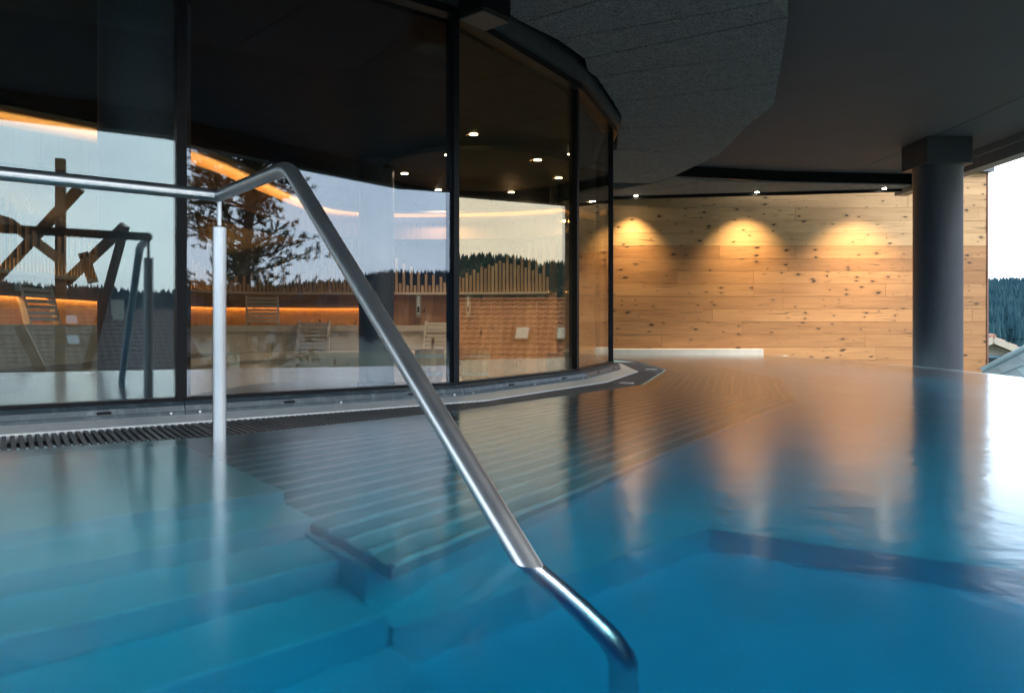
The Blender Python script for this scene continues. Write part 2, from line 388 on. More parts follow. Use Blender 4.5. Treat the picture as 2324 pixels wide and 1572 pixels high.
# ------------------------------------------------------------------ pool
pool = Wd+OUT
basin = thing('pool_basin', (0, 5, -1.75), 'pale steel pool basin under the blue water', 'pool'); basin['kind'] = 'structure'
fl = [offset(Wd, -.3)[0]]+offset(Wd, -.3)+offset(OUT[::1], -.0)
MB().prism(Wd+OUT, -2.0, -.97).build('basin_floor', M['basin'], basin)
def ringwall(pl, o0, o1, z0, z1):
    a = offset(pl, o0); b = offset(pl, o1)
    return MB().solid([[(x, y, z0) for x, y in a], [(x, y, z0) for x, y in b], [(x, y, z1) for x, y in b], [(x, y, z1) for x, y in a]])
ringwall(Wd, -.16, .0, -1.9, -.012).build('basin_wall', M['basin'], basin)
ringwall(OUT, .0, -.22, -1.9, -.012).build('basin_wall', M['basin'], basin)
n_, u_ = Vector((.63, -.777)), Vector((.777, .63))
def nu(n, u): p = n_*n+u_*u; return (p.x, p.y)
# shallow lounging shelf beyond the deep part
O_RIB = [nu(-1.84, 1.058), (.24, 2.90), (2.24, 5.90), (2.93, 8.2), (2.9, 11.0), (2.5, 12.9)]
W_RIB = [nu(-3.70, 1.02), (-.36, 4.72), (1.36, 7.0), (2.06, 9.35), (2.1, 11.5), (1.8, 12.8)]
shelf = [(-1.66, 3.74), (-.33, 2.09), (.74, 2.82), (1.25, 2.55), (2.2, 2.0), (3.4, 3.4)]+[p for p in OUT if p[1] > 3.5][::-1]+Wd[::-1][:-3]
MB().prism(shelf, -1.9, -.76).build('shelf', M['basin'], basin)
bench = thing('ribbed_bench', (1.2, 6, -.5), 'submerged bench of pale parallel ribs following the grate edge', 'bench')
MB().prism(W_RIB+offset(O_RIB, -.10)[::-1], -1.3, -.471).build('bench_base', M['basin'], bench)
lb = MB().prism(W_RIB+O_RIB[::-1], -.47, -.385).build('bench_slab', plain('bench_steel', (.36, .50, .54), .5), bench)
for k in range(15):
    t = k/14; pl = [(a[0]+(b[0]-a[0])*t, a[1]+(b[1]-a[1])*t, -.37) for a, b in zip(W_RIB, O_RIB)]
    MB().tube(pl, .017, 8).build('rib', M['rib'], bench, sm=True)
# entry steps at the left, parallel to the glass
for k, (n0, n1) in enumerate(((-3.95, -2.60), (-2.60, -2.35), (-2.35, -2.10), (-2.10, -1.85), (-1.85, -1.59))):
    z = -.17*(k+1)-.01*(k == 0)
    st = MB().prism([nu(n0, -3.2), nu(n1, -3.2), nu(n1, 1.06), nu(n0, 1.06)], -1.9+.002*k, z).build('step', M['basin'], basin, bevel=.012)
wp = offset(Wd, -.0)+offset(OUT, -.10)
water = structure(MB().prism(wp, -1.85, 0).build('water', M['water']))

# gutter: metal strip under the sill, grate bars
facade = thing('glass_facade', (0, 6, 0), 'faceted curved wall of floor to ceiling dark framed glass', 'glass wall')
S0, S1 = offset(G, .10), offset(G, .30)
def rail(pl, z): return [(x, y, z) for x, y in pl]
gut = MB().solid([rail(offset(G, .101), .034), rail(S1, .012), rail(S1, -.3), rail(offset(G, .101), -.3)]).build('gutter_strip', M['zinc'], None)
tag(gut, 'bright metal flashing strip running along the foot of the glass wall', 'flashing')
# channel bed under the grate
structure(MB().solid([rail(S1, -.07), rail(offset(Wd, -.16), -.07), rail(offset(Wd, -.16), -.3), rail(S1, -.3)]).build('gutter_channel', M['grate']))
segs = [(2, 3, 'black slatted grate nearest the left edge, left of the steel post'), (3, 4, 'black slatted grate behind the steel post'),
        (4, 5, 'black slatted grate below the middle panes'), (5, 6, 'black slatted grate at the corner of the last pane')]
seg_pts = [(Wd[i], Wd[i+1]) for i in range(len(Wd)-1)]
bars_total = 0
for i, (a, b) in enumerate(seg_pts[1:7]):
    lab = ['black slatted overflow grate nearest the left picture edge', 'black slatted overflow grate just left of the steel post', 'black slatted overflow grate just right of the steel post',
           'black slatted overflow grate below the two middle panes', 'black slatted overflow grate at the foot of the last narrow pane', 'black slatted overflow grate farthest back by the timber wall'][i]
    gr = thing('overflow_grate', ((a[0]+b[0])/2, (a[1]+b[1])/2, -.02), lab, 'grate', 'overflow grates along the pool edge')
    l = math.dist(a, b); step = .035 if i < 3 else .042; cnt = int(l/step)
    fr_ = MB()
    for j in range(cnt):
        t = (j+.5)/cnt; p = (a[0]+(b[0]-a[0])*t, a[1]+(b[1]-a[1])*t); q = nearest(S1, p)
        d = Vector((q[0]-p[0], q[1]-p[1])); d.normalize(); p2 = (p[0]+d.x*.04, p[1]+d.y*.04); q2 = (q[0]-d.x*.012, q[1]-d.y*.012)
        MB().bar((*p2, -.012), (*q2, -.004), .019, .02).build('slat', M['grate'], gr)
    if 2 < i < 6:
        q = nearest(S1, a); m_ = lambda t: (a[0]+(q[0]-a[0])*t, a[1]+(q[1]-a[1])*t); MB().bar((*m_(.30), .006), (*m_(.62), .008), .07, .008).build('joint_plate', M['zinc'], gr)
    for t in (.25, .5, .75):
        pa = [(a[0]+(b[0]-a[0])*u+(nearest(S1, (a[0]+(b[0]-a[0])*u, a[1]+(b[1]-a[1])*u))[0]-(a[0]+(b[0]-a[0])*u))*t,
               a[1]+(b[1]-a[1])*u+(nearest(S1, (a[0]+(b[0]-a[0])*u, a[1]+(b[1]-a[1])*u))[1]-(a[1]+(b[1]-a[1])*u))*t, -.026) for u in (0.02, .3, .6, .98)]
        MB().tube(pa, .009, 6).build('cross_rod', M['grate'], gr)

# ------------------------------------------------------------------ glass facade parts
gmats = [M['glass1'], M['glass1'], M['glass2'], M['glass3'], M['glass4'], M['glass4'], M['glass4'], M['glass4'], M['glass4']]
for i, (a, b) in enumerate(zip(G[:-1], G[1:])):
    d = Vector((b[0]-a[0], b[1]-a[1])); l = d.length; d.normalize(); n = Vector((d.y, -d.x))
    p = Vector(a)+d*.02; q = Vector(b)-d*.02
    MB().bar((p.x-n.x*.03, p.y-n.y*.03, (ZT+.127)/2), (q.x-n.x*.03, q.y-n.y*.03, (ZT+.127)/2), .028, ZT-.127).build('pane', gmats[i], facade)
    # black strip standing in for the shadow gap under the pane, sill in three folds, weep slots and screws
    MB().bar((p.x-n.x*.01, p.y-n.y*.01, .118), (q.x-n.x*.01, q.y-n.y*.01, .118), .06, .018).build('shadow_gap_strip', M['black'], facade)
    for t in (.32, .78):
        c = Vector(a)+d*l*t+n*.093
        MB().bar((c.x-d.x*.035, c.y-d.y*.035, .068), (c.x+d.x*.035, c.y+d.y*.035, .068), .012, .013).build('weep_slot', M['black'], facade)
    for t in (.04, .5, .96):
        c = Vector(a)+d*l*t+n*.101
        MB().tube([(c.x-n.x*.01, c.y-n.y*.01, .045), (c.x+n.x*.004, c.y+n.y*.004, .045)], .007, 8).build('screw', M['steel'], facade)
prof = [(-.05, .108), (.05, .108), (.065, .10), (.085, .085), (.095, .055), (.099, .052), (.099, -.02), (-.05, -.02)]
g = N('sill_metal'); v = g.coords('Object', (5, 5, 1.2)); n1 = g.noise(v, 4, 6, .65); n2 = g.noise(g.coords(), 40, 3)
lim = g.math('MULTIPLY', g.math('SUBTRACT', n1, .50), 4, clamp=True); lim = g.math('MULTIPLY', lim, g.math('ADD', g.math('MULTIPLY', n2, .8), .2))
M['sill'] = g.pbr(g.mix(lim, (.040, .058, .072), (.16, .20, .22)), .42, .2)
for i in range(len(G)-1):
    rl = [[(*offset(G, o)[i], z), (*offset(G, o)[i+1], z)] for o, z in prof]
    rl = [[tuple(Vector(r[0])+(Vector(r[1])-Vector(r[0]))*.0012), tuple(Vector(r[1])-(Vector(r[1])-Vector(r[0]))*.0012)] for r in rl]
    MB().solid(rl).build('sill', M['sill'], facade)
    for nm, (o0, o1, z0, z1), m in (('fascia', (-.1, .09, ZT+.03, ZF+.12), M['slate']), ('head_frame', (-.06, .05, ZT-.03, ZT+.028), M['black'])):
        A, B = offset(G, o0), offset(G, o1)
        MB().prism([A[i], A[i+1], B[i+1], B[i]], z0, z1).build(nm, m, facade)
for i in range(1, len(G)-1):
    a, b, c = (Vector(G[k]) for k in (i-1, i, i+1)); d = ((b-a).normalized()+(c-b).normalized()).normalized(); n = Vector((d.y, -d.x))
    m = MB(); k = d*.036
    p = b+n*.010; q = b-n*.075
    m.bar((p.x, p.y, (ZT+.11)/2), (q.x, q.y, (ZT+.11)/2), .056, ZT-.11)
    m.build('mullion', M['black'], facade)

# ------------------------------------------------------------------ ceiling, felt boards, roof edge
ROOF = [(-9, -7.2), (-1.4, -2.1), (.49, -.65), (1.9, .44), (2.66, .76), (6.38, 2.37), (7.15, 3.4), (7.15, 14.0), (1.9, YW+.02), (-9, YW+.02)]
ceil_ = thing('ceiling', (0, 6, ZC), 'dark grey concrete ceiling of the canopy', 'ceiling'); ceil_['kind'] = 'structure'
# slab split along the joint seen beside the column
def clip(poly, a, b):                  # keep the part left of a->b
    r = []; s = lambda p: (b[0]-a[0])*(p[1]-a[1])-(b[1]-a[1])*(p[0]-a[0])
    for i in range(len(poly)):
        p, q = poly[i], poly[(i+1) % len(poly)]; sp, sq = s(p), s(q)
        if sp >= 0: r.append(p)
        if sp*sq < 0: t = sp/(sp-sq); r.append((p[0]+(q[0]-p[0])*t, p[1]+(q[1]-p[1])*t))
    return r
MB().prism(clip(ROOF, (6.0, 0), (6.0, 20)), ZC, ZC+.35).build('slab', M['concrete'], ceil_)
MB().prism(clip(ROOF, (6.018, 20), (6.018, 0)), ZC+.002, ZC+.35).build('slab', M['concrete'], ceil_)
MB().prism([(5.99, 2), (6.03, 2), (6.03, 13.5), (5.99, 13.5)], ZC+.05, ZC+.34).build('joint', M['black'], ceil_)
edge = [(-9, -7.2), (-1.4, -2.1), (.49, -.65), (1.9, .44), (2.66, .76), (6.38, 2.37), (7.15, 3.4), (7.15, 14.0)]
A, B = edge, offset(edge, .22)
eb = thing('roof_edge_beam', (7.2, 6, ZC-.28), 'grey metal edge beam hanging along the open side of the ceiling', 'beam')
for i in range(len(edge)-1):
    MB().prism([A[i], A[i+1], B[i+1], B[i]], ZC-.27, ZC+.42).build('fascia_board', plain('edge_metal', (.085, .09, .10), .5), eb)
    A2, B2 = offset(edge, -.05), offset(edge, .0)
    MB().prism([A2[i], A2[i+1], B2[i+1], B2[i]], ZC-.10, ZC-.002).build('drip_rail', plain('edge_metal_light', (.10, .105, .115), .45), eb)
hf = ZF-EYE
def C(px, py): return cpt(px, py, hf)
FO = [(-4.2, .4), (-2.2, 1.35), (.35, 3.55), C(1793, 37), C(1759, 237), C(1700, 286), C(1632, 351), C(1526, 402)]
FI = offset(G, .10)
joints = [(FI[0], FO[0]), ((-3.6, 3.3), (-2.9, 1.0)), ((-2.6, 3.9), (-1.6, 1.85)), ((-1.7, 4.55), (-.75, 2.6)), ((-.95, 5.1), (.1, 3.33)), ((-.3, 5.62), (.85, 4.25)), ((.08, 6.18), (1.5, 5.15)),
          (C(1264, 91), (2.02, 5.78)), (C(1324, 134), C(1793, 39)), (C(1351, 175), C(1781, 119)), (C(1390, 233), C(1768, 189)), (C(1401, 292), C(1702, 284)), (C(1398, 340), C(1640, 345)), ((1.15, 11.8), C(1528, 401.5)), ((.6, 12.9), (2.45, 13.15))]
felt = thing('acoustic_soffit', (2, 9, ZF), 'lowered soffit of dark wood wool boards around the glass wall', 'soffit')
def inset(poly, e):
    poly = [p for i, p in enumerate(poly) if math.dist(p, poly[i-1]) > .02]; n = len(poly)
    A = sum(poly[i][0]*poly[(i+1) % n][1]-poly[(i+1) % n][0]*poly[i][1] for i in range(n))
    if A < 0: poly = poly[::-1]
    res = []
    for i, p in enumerate(poly):
        a = (Vector(p)-Vector(poly[i-1])).normalized(); b = (Vector(poly[(i+1) % n])-Vector(p)).normalized()
        na, nb_ = Vector((-a.y, a.x)), Vector((-b.y, b.x)); m = (na+nb_).normalized(); res.append(tuple(Vector(p)+m*(e/max(.35, m.dot(na)))))
    return res
def between(pl, p, q):                  # polyline vertices lying between two points of it
    def par(x):
        best = (9e9, 0); s = 0
        for a, b in zip(pl[:-1], pl[1:]):
            l = math.dist(a, b); ab = Vector(b)-Vector(a); t = max(0, min(1, (Vector(x)-Vector(a)).dot(ab)/(l*l))); d = math.dist(x, tuple(Vector(a)+ab*t))
            if d < best[0]: best = (d, s+t*l)
            s += l
        return best[1]
    a, b = par(p), par(q); r = []; s = 0
    for k in range(len(pl)):
        if k: s += math.dist(pl[k-1], pl[k])
        if a+.03 < s < b-.03: r.append(pl[k])
    return r
for (i0, o0), (i1, o1) in zip(joints[:-1], joints[1:]):
    poly = [i0]+between(FI, i0, i1)+[i1, o1]+between(FO, o0, o1)[::-1]+[o0]
    MB().prism(inset(poly, .013), ZF+random.uniform(-.002, .002), ZF+.185).build('soffit_board', M['felt'], felt)
# band of boards along the timber wall, with the black upstand
bk = [C(1528, 401.5), (4.0, 12.95), (7.12, 13.3)]; bw = [(1.0, 14.62), (1.95, 14.45), (7.12, 13.62)]
cuts = [((2.45, 13.15), (1.0, 14.6)), ((3.3, 12.9), (2.15, 14.42)), ((4.75, 13.05), (3.9, 14.13)), ((6.1, 13.2), (5.6, 13.87)), ((7.1, 13.3), (7.1, 13.62))]
bl = [(2.45, 13.15), C(1528, 401.5), (3.3, 12.9), (4.75, 13.05), (6.1, 13.2), (7.1, 13.3)]
for (f0, w0), (f1, w1) in zip(cuts[:-1], cuts[1:]):
    poly = [f0]+between(bl, f0, f1)+[f1, w1, w0]
    MB().prism(inset(poly, .011), ZF, ZF+.185).build('soffit_board', M['felt'], felt)
MB().solid([[(*C(1528, 401.5), ZF+.02), (4.75, 13.055, ZF+.02), (7.1, 13.305, ZF+.02)], [(*C(1528, 401.5), ZC-.003), (4.75, 13.055, ZC-.003), (7.1, 13.305, ZC-.003)],
            [(C(1528, 401.5)[0], C(1528, 401.5)[1]+.06, ZC-.003), (4.75, 13.12, ZC-.003), (7.1, 13.37, ZC-.003)], [(C(1528, 401.5)[0], C(1528, 401.5)[1]+.06, ZF+.02), (4.75, 13.12, ZF+.02), (7.1, 13.37, ZF+.02)]]).build('upstand', M['black'], felt)
tr = [(.6, 14.69), (1.95, 14.46), (7.1, 13.63)]
t2 = offset(tr, -.06)
trim = MB().solid([rail(tr, ZF-.055), rail(tr, ZF+.1), rail(t2, ZF+.1), rail(t2, ZF-.055)]).build('soffit_trim', M['black'], felt)

# ------------------------------------------------------------------ timber wall of single boards
wall = thing('timber_wall', (5, YW, 0), 'wall of knotty horizontal spruce boards behind the pool', 'wall')
X0, X1, ROW = .4, 9.31, .248
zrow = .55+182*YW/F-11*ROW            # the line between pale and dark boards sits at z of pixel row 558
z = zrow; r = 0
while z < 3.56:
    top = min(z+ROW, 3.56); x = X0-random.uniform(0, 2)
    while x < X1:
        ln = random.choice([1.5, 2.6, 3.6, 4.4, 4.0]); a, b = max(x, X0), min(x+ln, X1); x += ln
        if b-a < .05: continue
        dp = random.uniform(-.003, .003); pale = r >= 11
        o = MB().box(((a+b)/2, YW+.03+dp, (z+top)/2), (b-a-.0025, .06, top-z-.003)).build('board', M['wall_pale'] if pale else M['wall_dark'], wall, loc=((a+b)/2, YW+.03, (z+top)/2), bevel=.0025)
    z = top; r += 1
MB().box((4.85, YW+.12, 1.2), (8.9, .11, 4.7)).build('backing', M['timber'], wall)
MB().box((4.9, YW+.05, 3.61), (9.0, .32, .09)).build('coping', M['slate'], wall)
MB().box((9.33, YW+.07, 1.2), (.035, .16, 4.7)).build('end_trim', plain('reddish_edge', (.10, .035, .02), .6), wall)
ledge = MB().box((2.9, YW-.13, -.2), (3.9, .25, .62)).build('stone_ledge', M['stone'], bevel=.01)
tag(ledge, 'low pale stone ledge at the foot of the timber wall', 'ledge')

# downlights washing the wall
for k, (x, y) in enumerate(((2.36, 14.27), (4.55, 13.90), (6.72, 13.52))):
    t = thing('downlight', (x, y, ZF), ['round lit downlight in the soffit nearest the glass wall', 'middle one of the three downlights over the timber wall', 'round lit downlight in the soffit nearest the column'][k], 'downlight', 'downlights over the timber wall')
    MB().lathe((x, y, ZF), [(.038, -.016), (.062, -.014), (.066, -.004), (.066, .0)], 24).build('bezel', M['black'], t, sm=True)
    MB().lathe((x, y, ZF), [(.034, -.0215), (.036, -.017)], 20).build('lens', M['lamp_white'], t)
    li = bpy.data.lights.new('lamp', 'SPOT'); dw = YW-y; li.energy = 90+80*dw; li.color = (1, .73, .36); li.spot_size = R(86); li.spot_blend = 1.0; li.shadow_soft_size = .05
    lo = bpy.data.objects.new('lamp', li); COL.objects.link(lo); lo.parent = t; lo.location = (0, 0, -.03); lo.rotation_euler = (math.atan2(dw, .30)-R(43), 0, 0)

# ------------------------------------------------------------------ column
cc = (6.25, 11.0)
colm = thing('column', (cc[0], cc[1], -2), 'thick round dark blue grey column with a square capital', 'column')
MB().lathe((cc[0], cc[1], 0), [(.325, -2), (.325, 2.83), (.333, 2.84), (.333, 2.87)], 64).build('shaft', M['column'], colm, sm=True)
h2 = .35; chm = .07
cap = MB(); sq = [(-h2, -h2), (h2-chm, -h2), (h2, -h2+chm), (h2, h2), (-h2, h2)]
cap.prism([(cc[0]+x, cc[1]+y) for x, y in sq], 2.87, ZC-.003).build('capital', M['column'], colm, bevel=.008)

# ------------------------------------------------------------------ handrail
def bend(pts, rad, n=6):
    P = [Vector(p) for p in pts]; res = [P[0]]
    for i in range(1, len(P)-1):
        a = (P[i-1]-P[i]).normalized(); b = (P[i+1]-P[i]).normalized(); r = rad[i-1]
        if r == 0: res.append(P[i]); continue
        for k in range(n+1):
            t = k/n; p0 = P[i]+a*r; p2 = P[i]+b*r; res.append(p0*(1-t)**2+P[i]*2*t*(1-t)+p2*t*t)
    return res+[P[-1]]
post = (-1.421, 3.638)
hr = thing('handrail', (-.2, 2.4, -1.75), 'brushed steel handrail bending down into the pool', 'handrail')
zt = 1.183
e1 = Vector((post[0]-.797*3.2, post[1]-.604*3.2, zt))
MB().tube([e1, (post[0]-.004, post[1]-.003, zt)], .030, 28).build('rail', M['steel'], hr, sm=True)
B_ = (-.889, 2.98, zt); U = (.222, 1.497, -.241)
MB().tube(bend([(post[0]-.002, post[1]-.0015, zt), B_, U, (.236, 1.478, -1.77)], [.085, .075]), .030, 28).build('rail', M['steel'], hr, sm=True)
MB().tube([(post[0]-.012, post[1]-.009, zt), (post[0]+.01, post[1]-.006, zt)], .0318, 28).build('weld', M['steel'], hr, sm=True)
MB().tube([(*post, 1.02), (*post, zt-.02)], .0105, 16).build('pin', M['steel_post'], hr, sm=True)
# fluted sleeve post
pm = MB(); n = 72; prof = [(.5, -1.74), (.5, 1.028), (.46, 1.034), (.1, 1.034)]
for k, zz in prof:
    for j in range(n):
        a = 2*math.pi*j/n; rr = .0315*(k/.5)*(1-.035*(j % 6 == 0)); pm.v.append((post[0]+rr*math.cos(a), post[1]+rr*math.sin(a), zz))
for i in range(len(prof)-1):
    for j in range(n): pm.f.append((i*n+j, i*n+(j+1) % n, (i+1)*n+(j+1) % n, (i+1)*n+j))
pm.f.append(tuple(3*n+j for j in range(n)))
pm.build('post', M['steel_post'], hr)

# black housing under the fascia
hb = thing('loudspeaker_box', (-.21, 5.62, 2.85), 'black box hanging from the ceiling in front of the glass', 'speaker box')
ang = math.atan2(5.66-4.47, -.425+1.972)
hz0 = EYE+690*5.45/F
MB().box((-.2, 5.42, hz0+.3), (.30, .26, .6), ang+.18).build('housing', M['black'], hb, bevel=.02)
MB().box((-.2, 5.42, hz0-.004), (.27, .23, .012), ang+.18).build('base_plate', plain('box_base', (.05, .05, .055), .5), hb)

# ------------------------------------------------------------------ sauna interior
ZS = -.3
inner = [(-5.3, 2.9)]+offset(G, -.16)[1:]+[(-.9, 14.69), (-6.2, 14.69), (-6.2, 2.9)]
structure(MB().prism(offset(G, -.14)+[(-6.2, 14.69), (-6.2, 2.9)], ZS-.2, ZS).build('sauna_floor', M['floor']))
structure(MB().prism(offset(G, -.14)+[(-6.2, 14.69), (-6.2, 2.9)], 2.88, ZC-.003).build('sauna_ceiling', M['dark_ceiling']))
structure(MB().prism(offset(G, -.02)+offset(G, -.14)[::-1], -.6, .106).build('plinth', M['concrete']))
structure(MB().prism(offset(G, -.102)+offset(G, -.138)[::-1], ZT+.01, ZC-.004).build('sauna_lintel', M['black']))
BACK = smooth([(-5.25, 2.5), (-5.15, 7.0), (-5.2, 10.5), (-5.05, 12.2), (-4.0, 12.75), (-2, 12.8), (-.2, 12.72), (.62, 12.45)], 3)
sw = thing('sauna_wall', (-2, 12.8, ZS), 'curved dark timber back wall of the sauna behind the glass', 'wall')
def band(pl, o0, o1, z0, z1): 
    a, b = offset(pl, o0), offset(pl, o1); return MB().solid([rail(a, z0), rail(b, z0), rail(b, z1), rail(a, z1)])
# path runs left to right, the room lies on its right-hand side (towards the camera)
band(BACK, -.3, -.03, ZS, 3.2).build('wall_core', M['dark_panel'], sw)
for p, d in resample(BACK, .20):
    rz = math.atan2(d[1], d[0]); q = (p[0]+d[1]*-.012+d[0]*.1, p[1]+d[0]*.012+d[1]*.1)
    o = MB().box((0, 0, .28), (.197, .03, 1.66)).build('wall_board', M['sauna_wall'], sw, loc=(0, 0, 0)); o.location = Vector((q[0], q[1], 0))-world_loc(sw); o.rotation_euler = (0, 0, rz)
band(BACK, .0, .14, 1.085, 1.12).build('shelf', M['bench'], sw)
band(BACK, .03, .05, 1.1205, 1.1235).build('light_strip', M['led'], sw)
NI = [p for p in BACK if p[0] < -2.2]
band(NI, .055, .09, .855, .90).build('niche_head', M['sauna_wall'], sw)
band(NI, -.005, .09, .9005, .915).build('niche_light_stop', M['sauna_wall'], sw)  # cover added to keep the strip's light off the boards above
band(NI, .018, .045, .875, .895).build('light_strip', M['led'], sw)
band(NI, .004, .016, .56, .84).build('niche_panel', M['niche'], sw)
# organ-pipe slats standing on the shelf
rack = thing('slat_screen', (-2, 12.6, 1.12), 'row of upright wooden slats of rising and falling heights on the sauna shelf', 'slat screen')
sm_ = MB().add([(-.021, -.009, 0), (.021, -.009, 0), (.021, .009, 0), (-.021, .009, 0), (-.021, -.009, 1), (.021, -.009, 1), (.021, .009, 1), (-.021, .009, 1)],
               [(3, 2, 1, 0), (4, 5, 6, 7), (0, 1, 5, 4), (1, 2, 6, 5), (2, 3, 7, 6), (3, 0, 4, 7)]).mesh('slat', M['slat'])
i = 0
for p, d in resample(offset(BACK, .085), .063):
    if p[1] < 6.2: continue
    s_ = i*.063; tall = i % 2 == 0
    hh = (.55+.34*math.sin(s_*1.7+.5)+.04*random.random()) if tall else (.29+.20*math.sin(s_*2.3+2.0))
    o = bpy.data.objects.new('slat', sm_); COL.objects.link(o); o.parent = rack
    o.location = Vector((p[0], p[1], 1.121))-world_loc(rack); o.rotation_euler = (0, 0, math.atan2(d[1], d[0])); o.scale = (1, 1, max(.12, hh)); i += 1
# valance with hidden light above, dropped border
VAL = smooth([(-5.7, 5.0), (-4.6, 6.45), (-3.95, 7.2), (-3.42, 8.0), (-3.28, 9.9), (-3.12, 11.7), (-2.57, 12.45), (-1.4, 12.55), (-.2, 12.4), (.5, 12.1), (.8, 11.9)], 3)
va_ = thing('light_valance', (-2, 12, 2.0), 'curved wooden valance with a warm light glowing above it', 'valance')
band(VAL, -.02, .02, 2.0, 2.30).build('valance_board', M['sauna_wall'], va_)
band(VAL, -.75, -.021, 2.0, 2.04).build('valance_soffit', M['dark_ceiling'], va_)
band(VAL, -.10, -.06, 2.215, 2.245).build('light_strip', M['led_small'], va_)
band(VAL, -.11, -.05, 2.041, 2.21).build('strip_holder', M['dark_ceiling'], va_)
band(VAL, -.7, .22, 2.41, 2.44).build('glow_ceiling', plain('ceiling_veneer', (.20, .14, .08), .6), va_)  # extended forward to block strip light from the main ceiling
# benches in two tiers
BF = [(-4.95, 4.5), (-4.95, 9.5), (-4.7, 11.6), (-3.9, 12.35), (-2.6, 12.42), (-1.5, 12.42), (-.95, 12.4)]
BFs = smooth(BF, 2)
def bench_tier(path, o0, o1, z, zb, label):
    t = thing('sauna_bench', (path[3][0], path[3][1], zb), label, 'bench', 'tiered sauna benches')
    a, b = offset(path, o0), offset(path, o1)
    MB().solid([rail(a, z-.03), rail(b, z-.03), rail(b, z), rail(a, z)]).build('seat', M['bench'], t)
    f0, f1 = offset(path, o1-.03), offset(path, o1)
    pts = resample(path, 1.55)
    MB().solid([rail(offset(path, o1-.002), z-.10), rail(offset(path, o1+.022), z-.10), rail(offset(path, o1+.022), z-.003), rail(offset(path, o1-.002), z-.003)]).build('front_edge', M['bench'], t)
    MB().solid([rail(offset(path, o1-.06), zb), rail(offset(path, o1-.03), zb), rail(offset(path, o1-.03), z-.032), rail(offset(path, o1-.06), z-.032)]).build('riser', M['bench'], t)
bench_tier(BFs, -.33, .32, .565, ZS, 'upper wooden sauna bench under the glowing wall niche')
bench_tier(BFs, .30, 1.0, .155, ZS, 'lower wooden sauna bench in front of the upper tier')
def backrest(name_loc, rz, label, s=1.0):
    t = thing('backrest', name_loc, label, 'backrest', 'slatted sauna backrests')
    l = Vector(name_loc); Mz = Matrix.Rotation(rz, 3, 'Z')
    def P(x, y, z): return l+Mz @ Vector((x*s, y*s, z*s))
    for sx in (-.24, .24):
        MB().bar(P(sx, 0, .0), P(sx, .13, .47), .03*s, .07*s).build('side_board', M['bench'], t)
    for k in range(7):
        f = .06+k*.062; y = .13*f/.47-.03
        MB().bar(P(-.226, y, f), P(.226, y, f), .018*s, .038*s).build('slat', M['bench'], t)
    return t
backrest((-4.0, 12.02, .567), R(22), 'slatted backrest on the upper bench beside the glowing niche')
backrest((-5.0, 11.0, .567), R(70), 'slatted backrest at the left corner of the upper bench')
backrest((-3.15, 11.85, .157), R(4), 'slatted backrest on the lower bench right of the steel post')
backrest((-1.15, 11.75, .157), R(-12), 'slatted backrest behind the wooden buckets')
backrest((-5.0, 8.0, .567), R(88), 'slatted backrest on the bench seen through the leftmost pane')
backrest((-4.1, 8.6, .157), R(88), 'slatted backrest low at the left picture edge behind glass')
# inner columns
for k, (x, y, r_) in enumerate(((-2.62, 5.35, .30), (-1.9, 10.5, .245))):
    t = thing('column', (x, y, ZS), ['broad dark column inside the leftmost pane', 'slim dark column inside the sauna behind the descending handrail'][k], 'column', 'columns inside the sauna')
    MB().lathe((x, y, 0), [(r_, ZS), (r_, 2.86)], 48).build('shaft', M['column'], t, sm=True)
    MB().lathe((x, y, 0), [(r_+.02, ZS+.002), (r_+.02, ZS+.06), (r_+.003, ZS+.07)], 48).build('base_ring', M['black'], t, sm=True)
# round ceiling panel with downlights
dc = (-.43, 10.75)
disc = thing('ceiling_disc', (dc[0], dc[1], 2.74), 'large round dark panel hung under the sauna ceiling', 'ceiling panel')
MB().lathe((dc[0], dc[1], 0), [(1.40, 2.735), (1.42, 2.745), (1.42, 2.80), (1.38, 2.81)], 72).build('panel', plain('disc_panel', (.020, .017, .016), .5, spec=.1), disc, sm=True)
MB().lathe((dc[0], dc[1], 0), [(.9, 2.811), (.9, 2.879)], 40).build('hanger', M['black'], disc)
hd = 2.735-EYE
lights = [((1075, 305), None), ((1018, 352), 1), ((918, 394), 1), ((995, 431), 1), ((1160, 436), 1), ((1268, 404), 1), ((1220, 363), 1), ((1297, 350), None), ((722, 442), None)]
words = ['lit ceiling spot in front of the round panel', 'lit spot on the round panel left of the mullion', 'lit spot at the left rim of the round panel', 'lit spot at the far left of the round panel', 'lit spot at the far middle of the round panel',
         'lit spot at the far right of the round panel', 'lit spot at the near right of the round panel', 'lit ceiling spot beside the right mullion', 'lit ceiling spot right of the descending handrail']
for ((px, py), on), lab in zip(lights, words):
    zz = 2.735 if on else 2.878; x, y = cpt(px, py, zz-EYE)
    t = thing('ceiling_spot', (x, y, zz), lab, 'downlight', 'spots in the sauna ceiling')
    MB().lathe((x, y, zz), [(.050, -.0035), (.052, -.0005)], 20).build('ring', M['lamp'], t)
    MB().lathe((x, y, zz), [(.020, -.0075), (.022, -.004)], 16).build('cap', M['black'], t)
    li = bpy.data.lights.new('lamp', 'SPOT'); li.energy = 30; li.color = (1, .86, .68); li.spot_size = R(125); li.spot_blend = .6; li.shadow_soft_size = .05
    lo = bpy.data.objects.new('lamp', li); COL.objects.link(lo); lo.parent = t; lo.location = (0, 0, -.012)
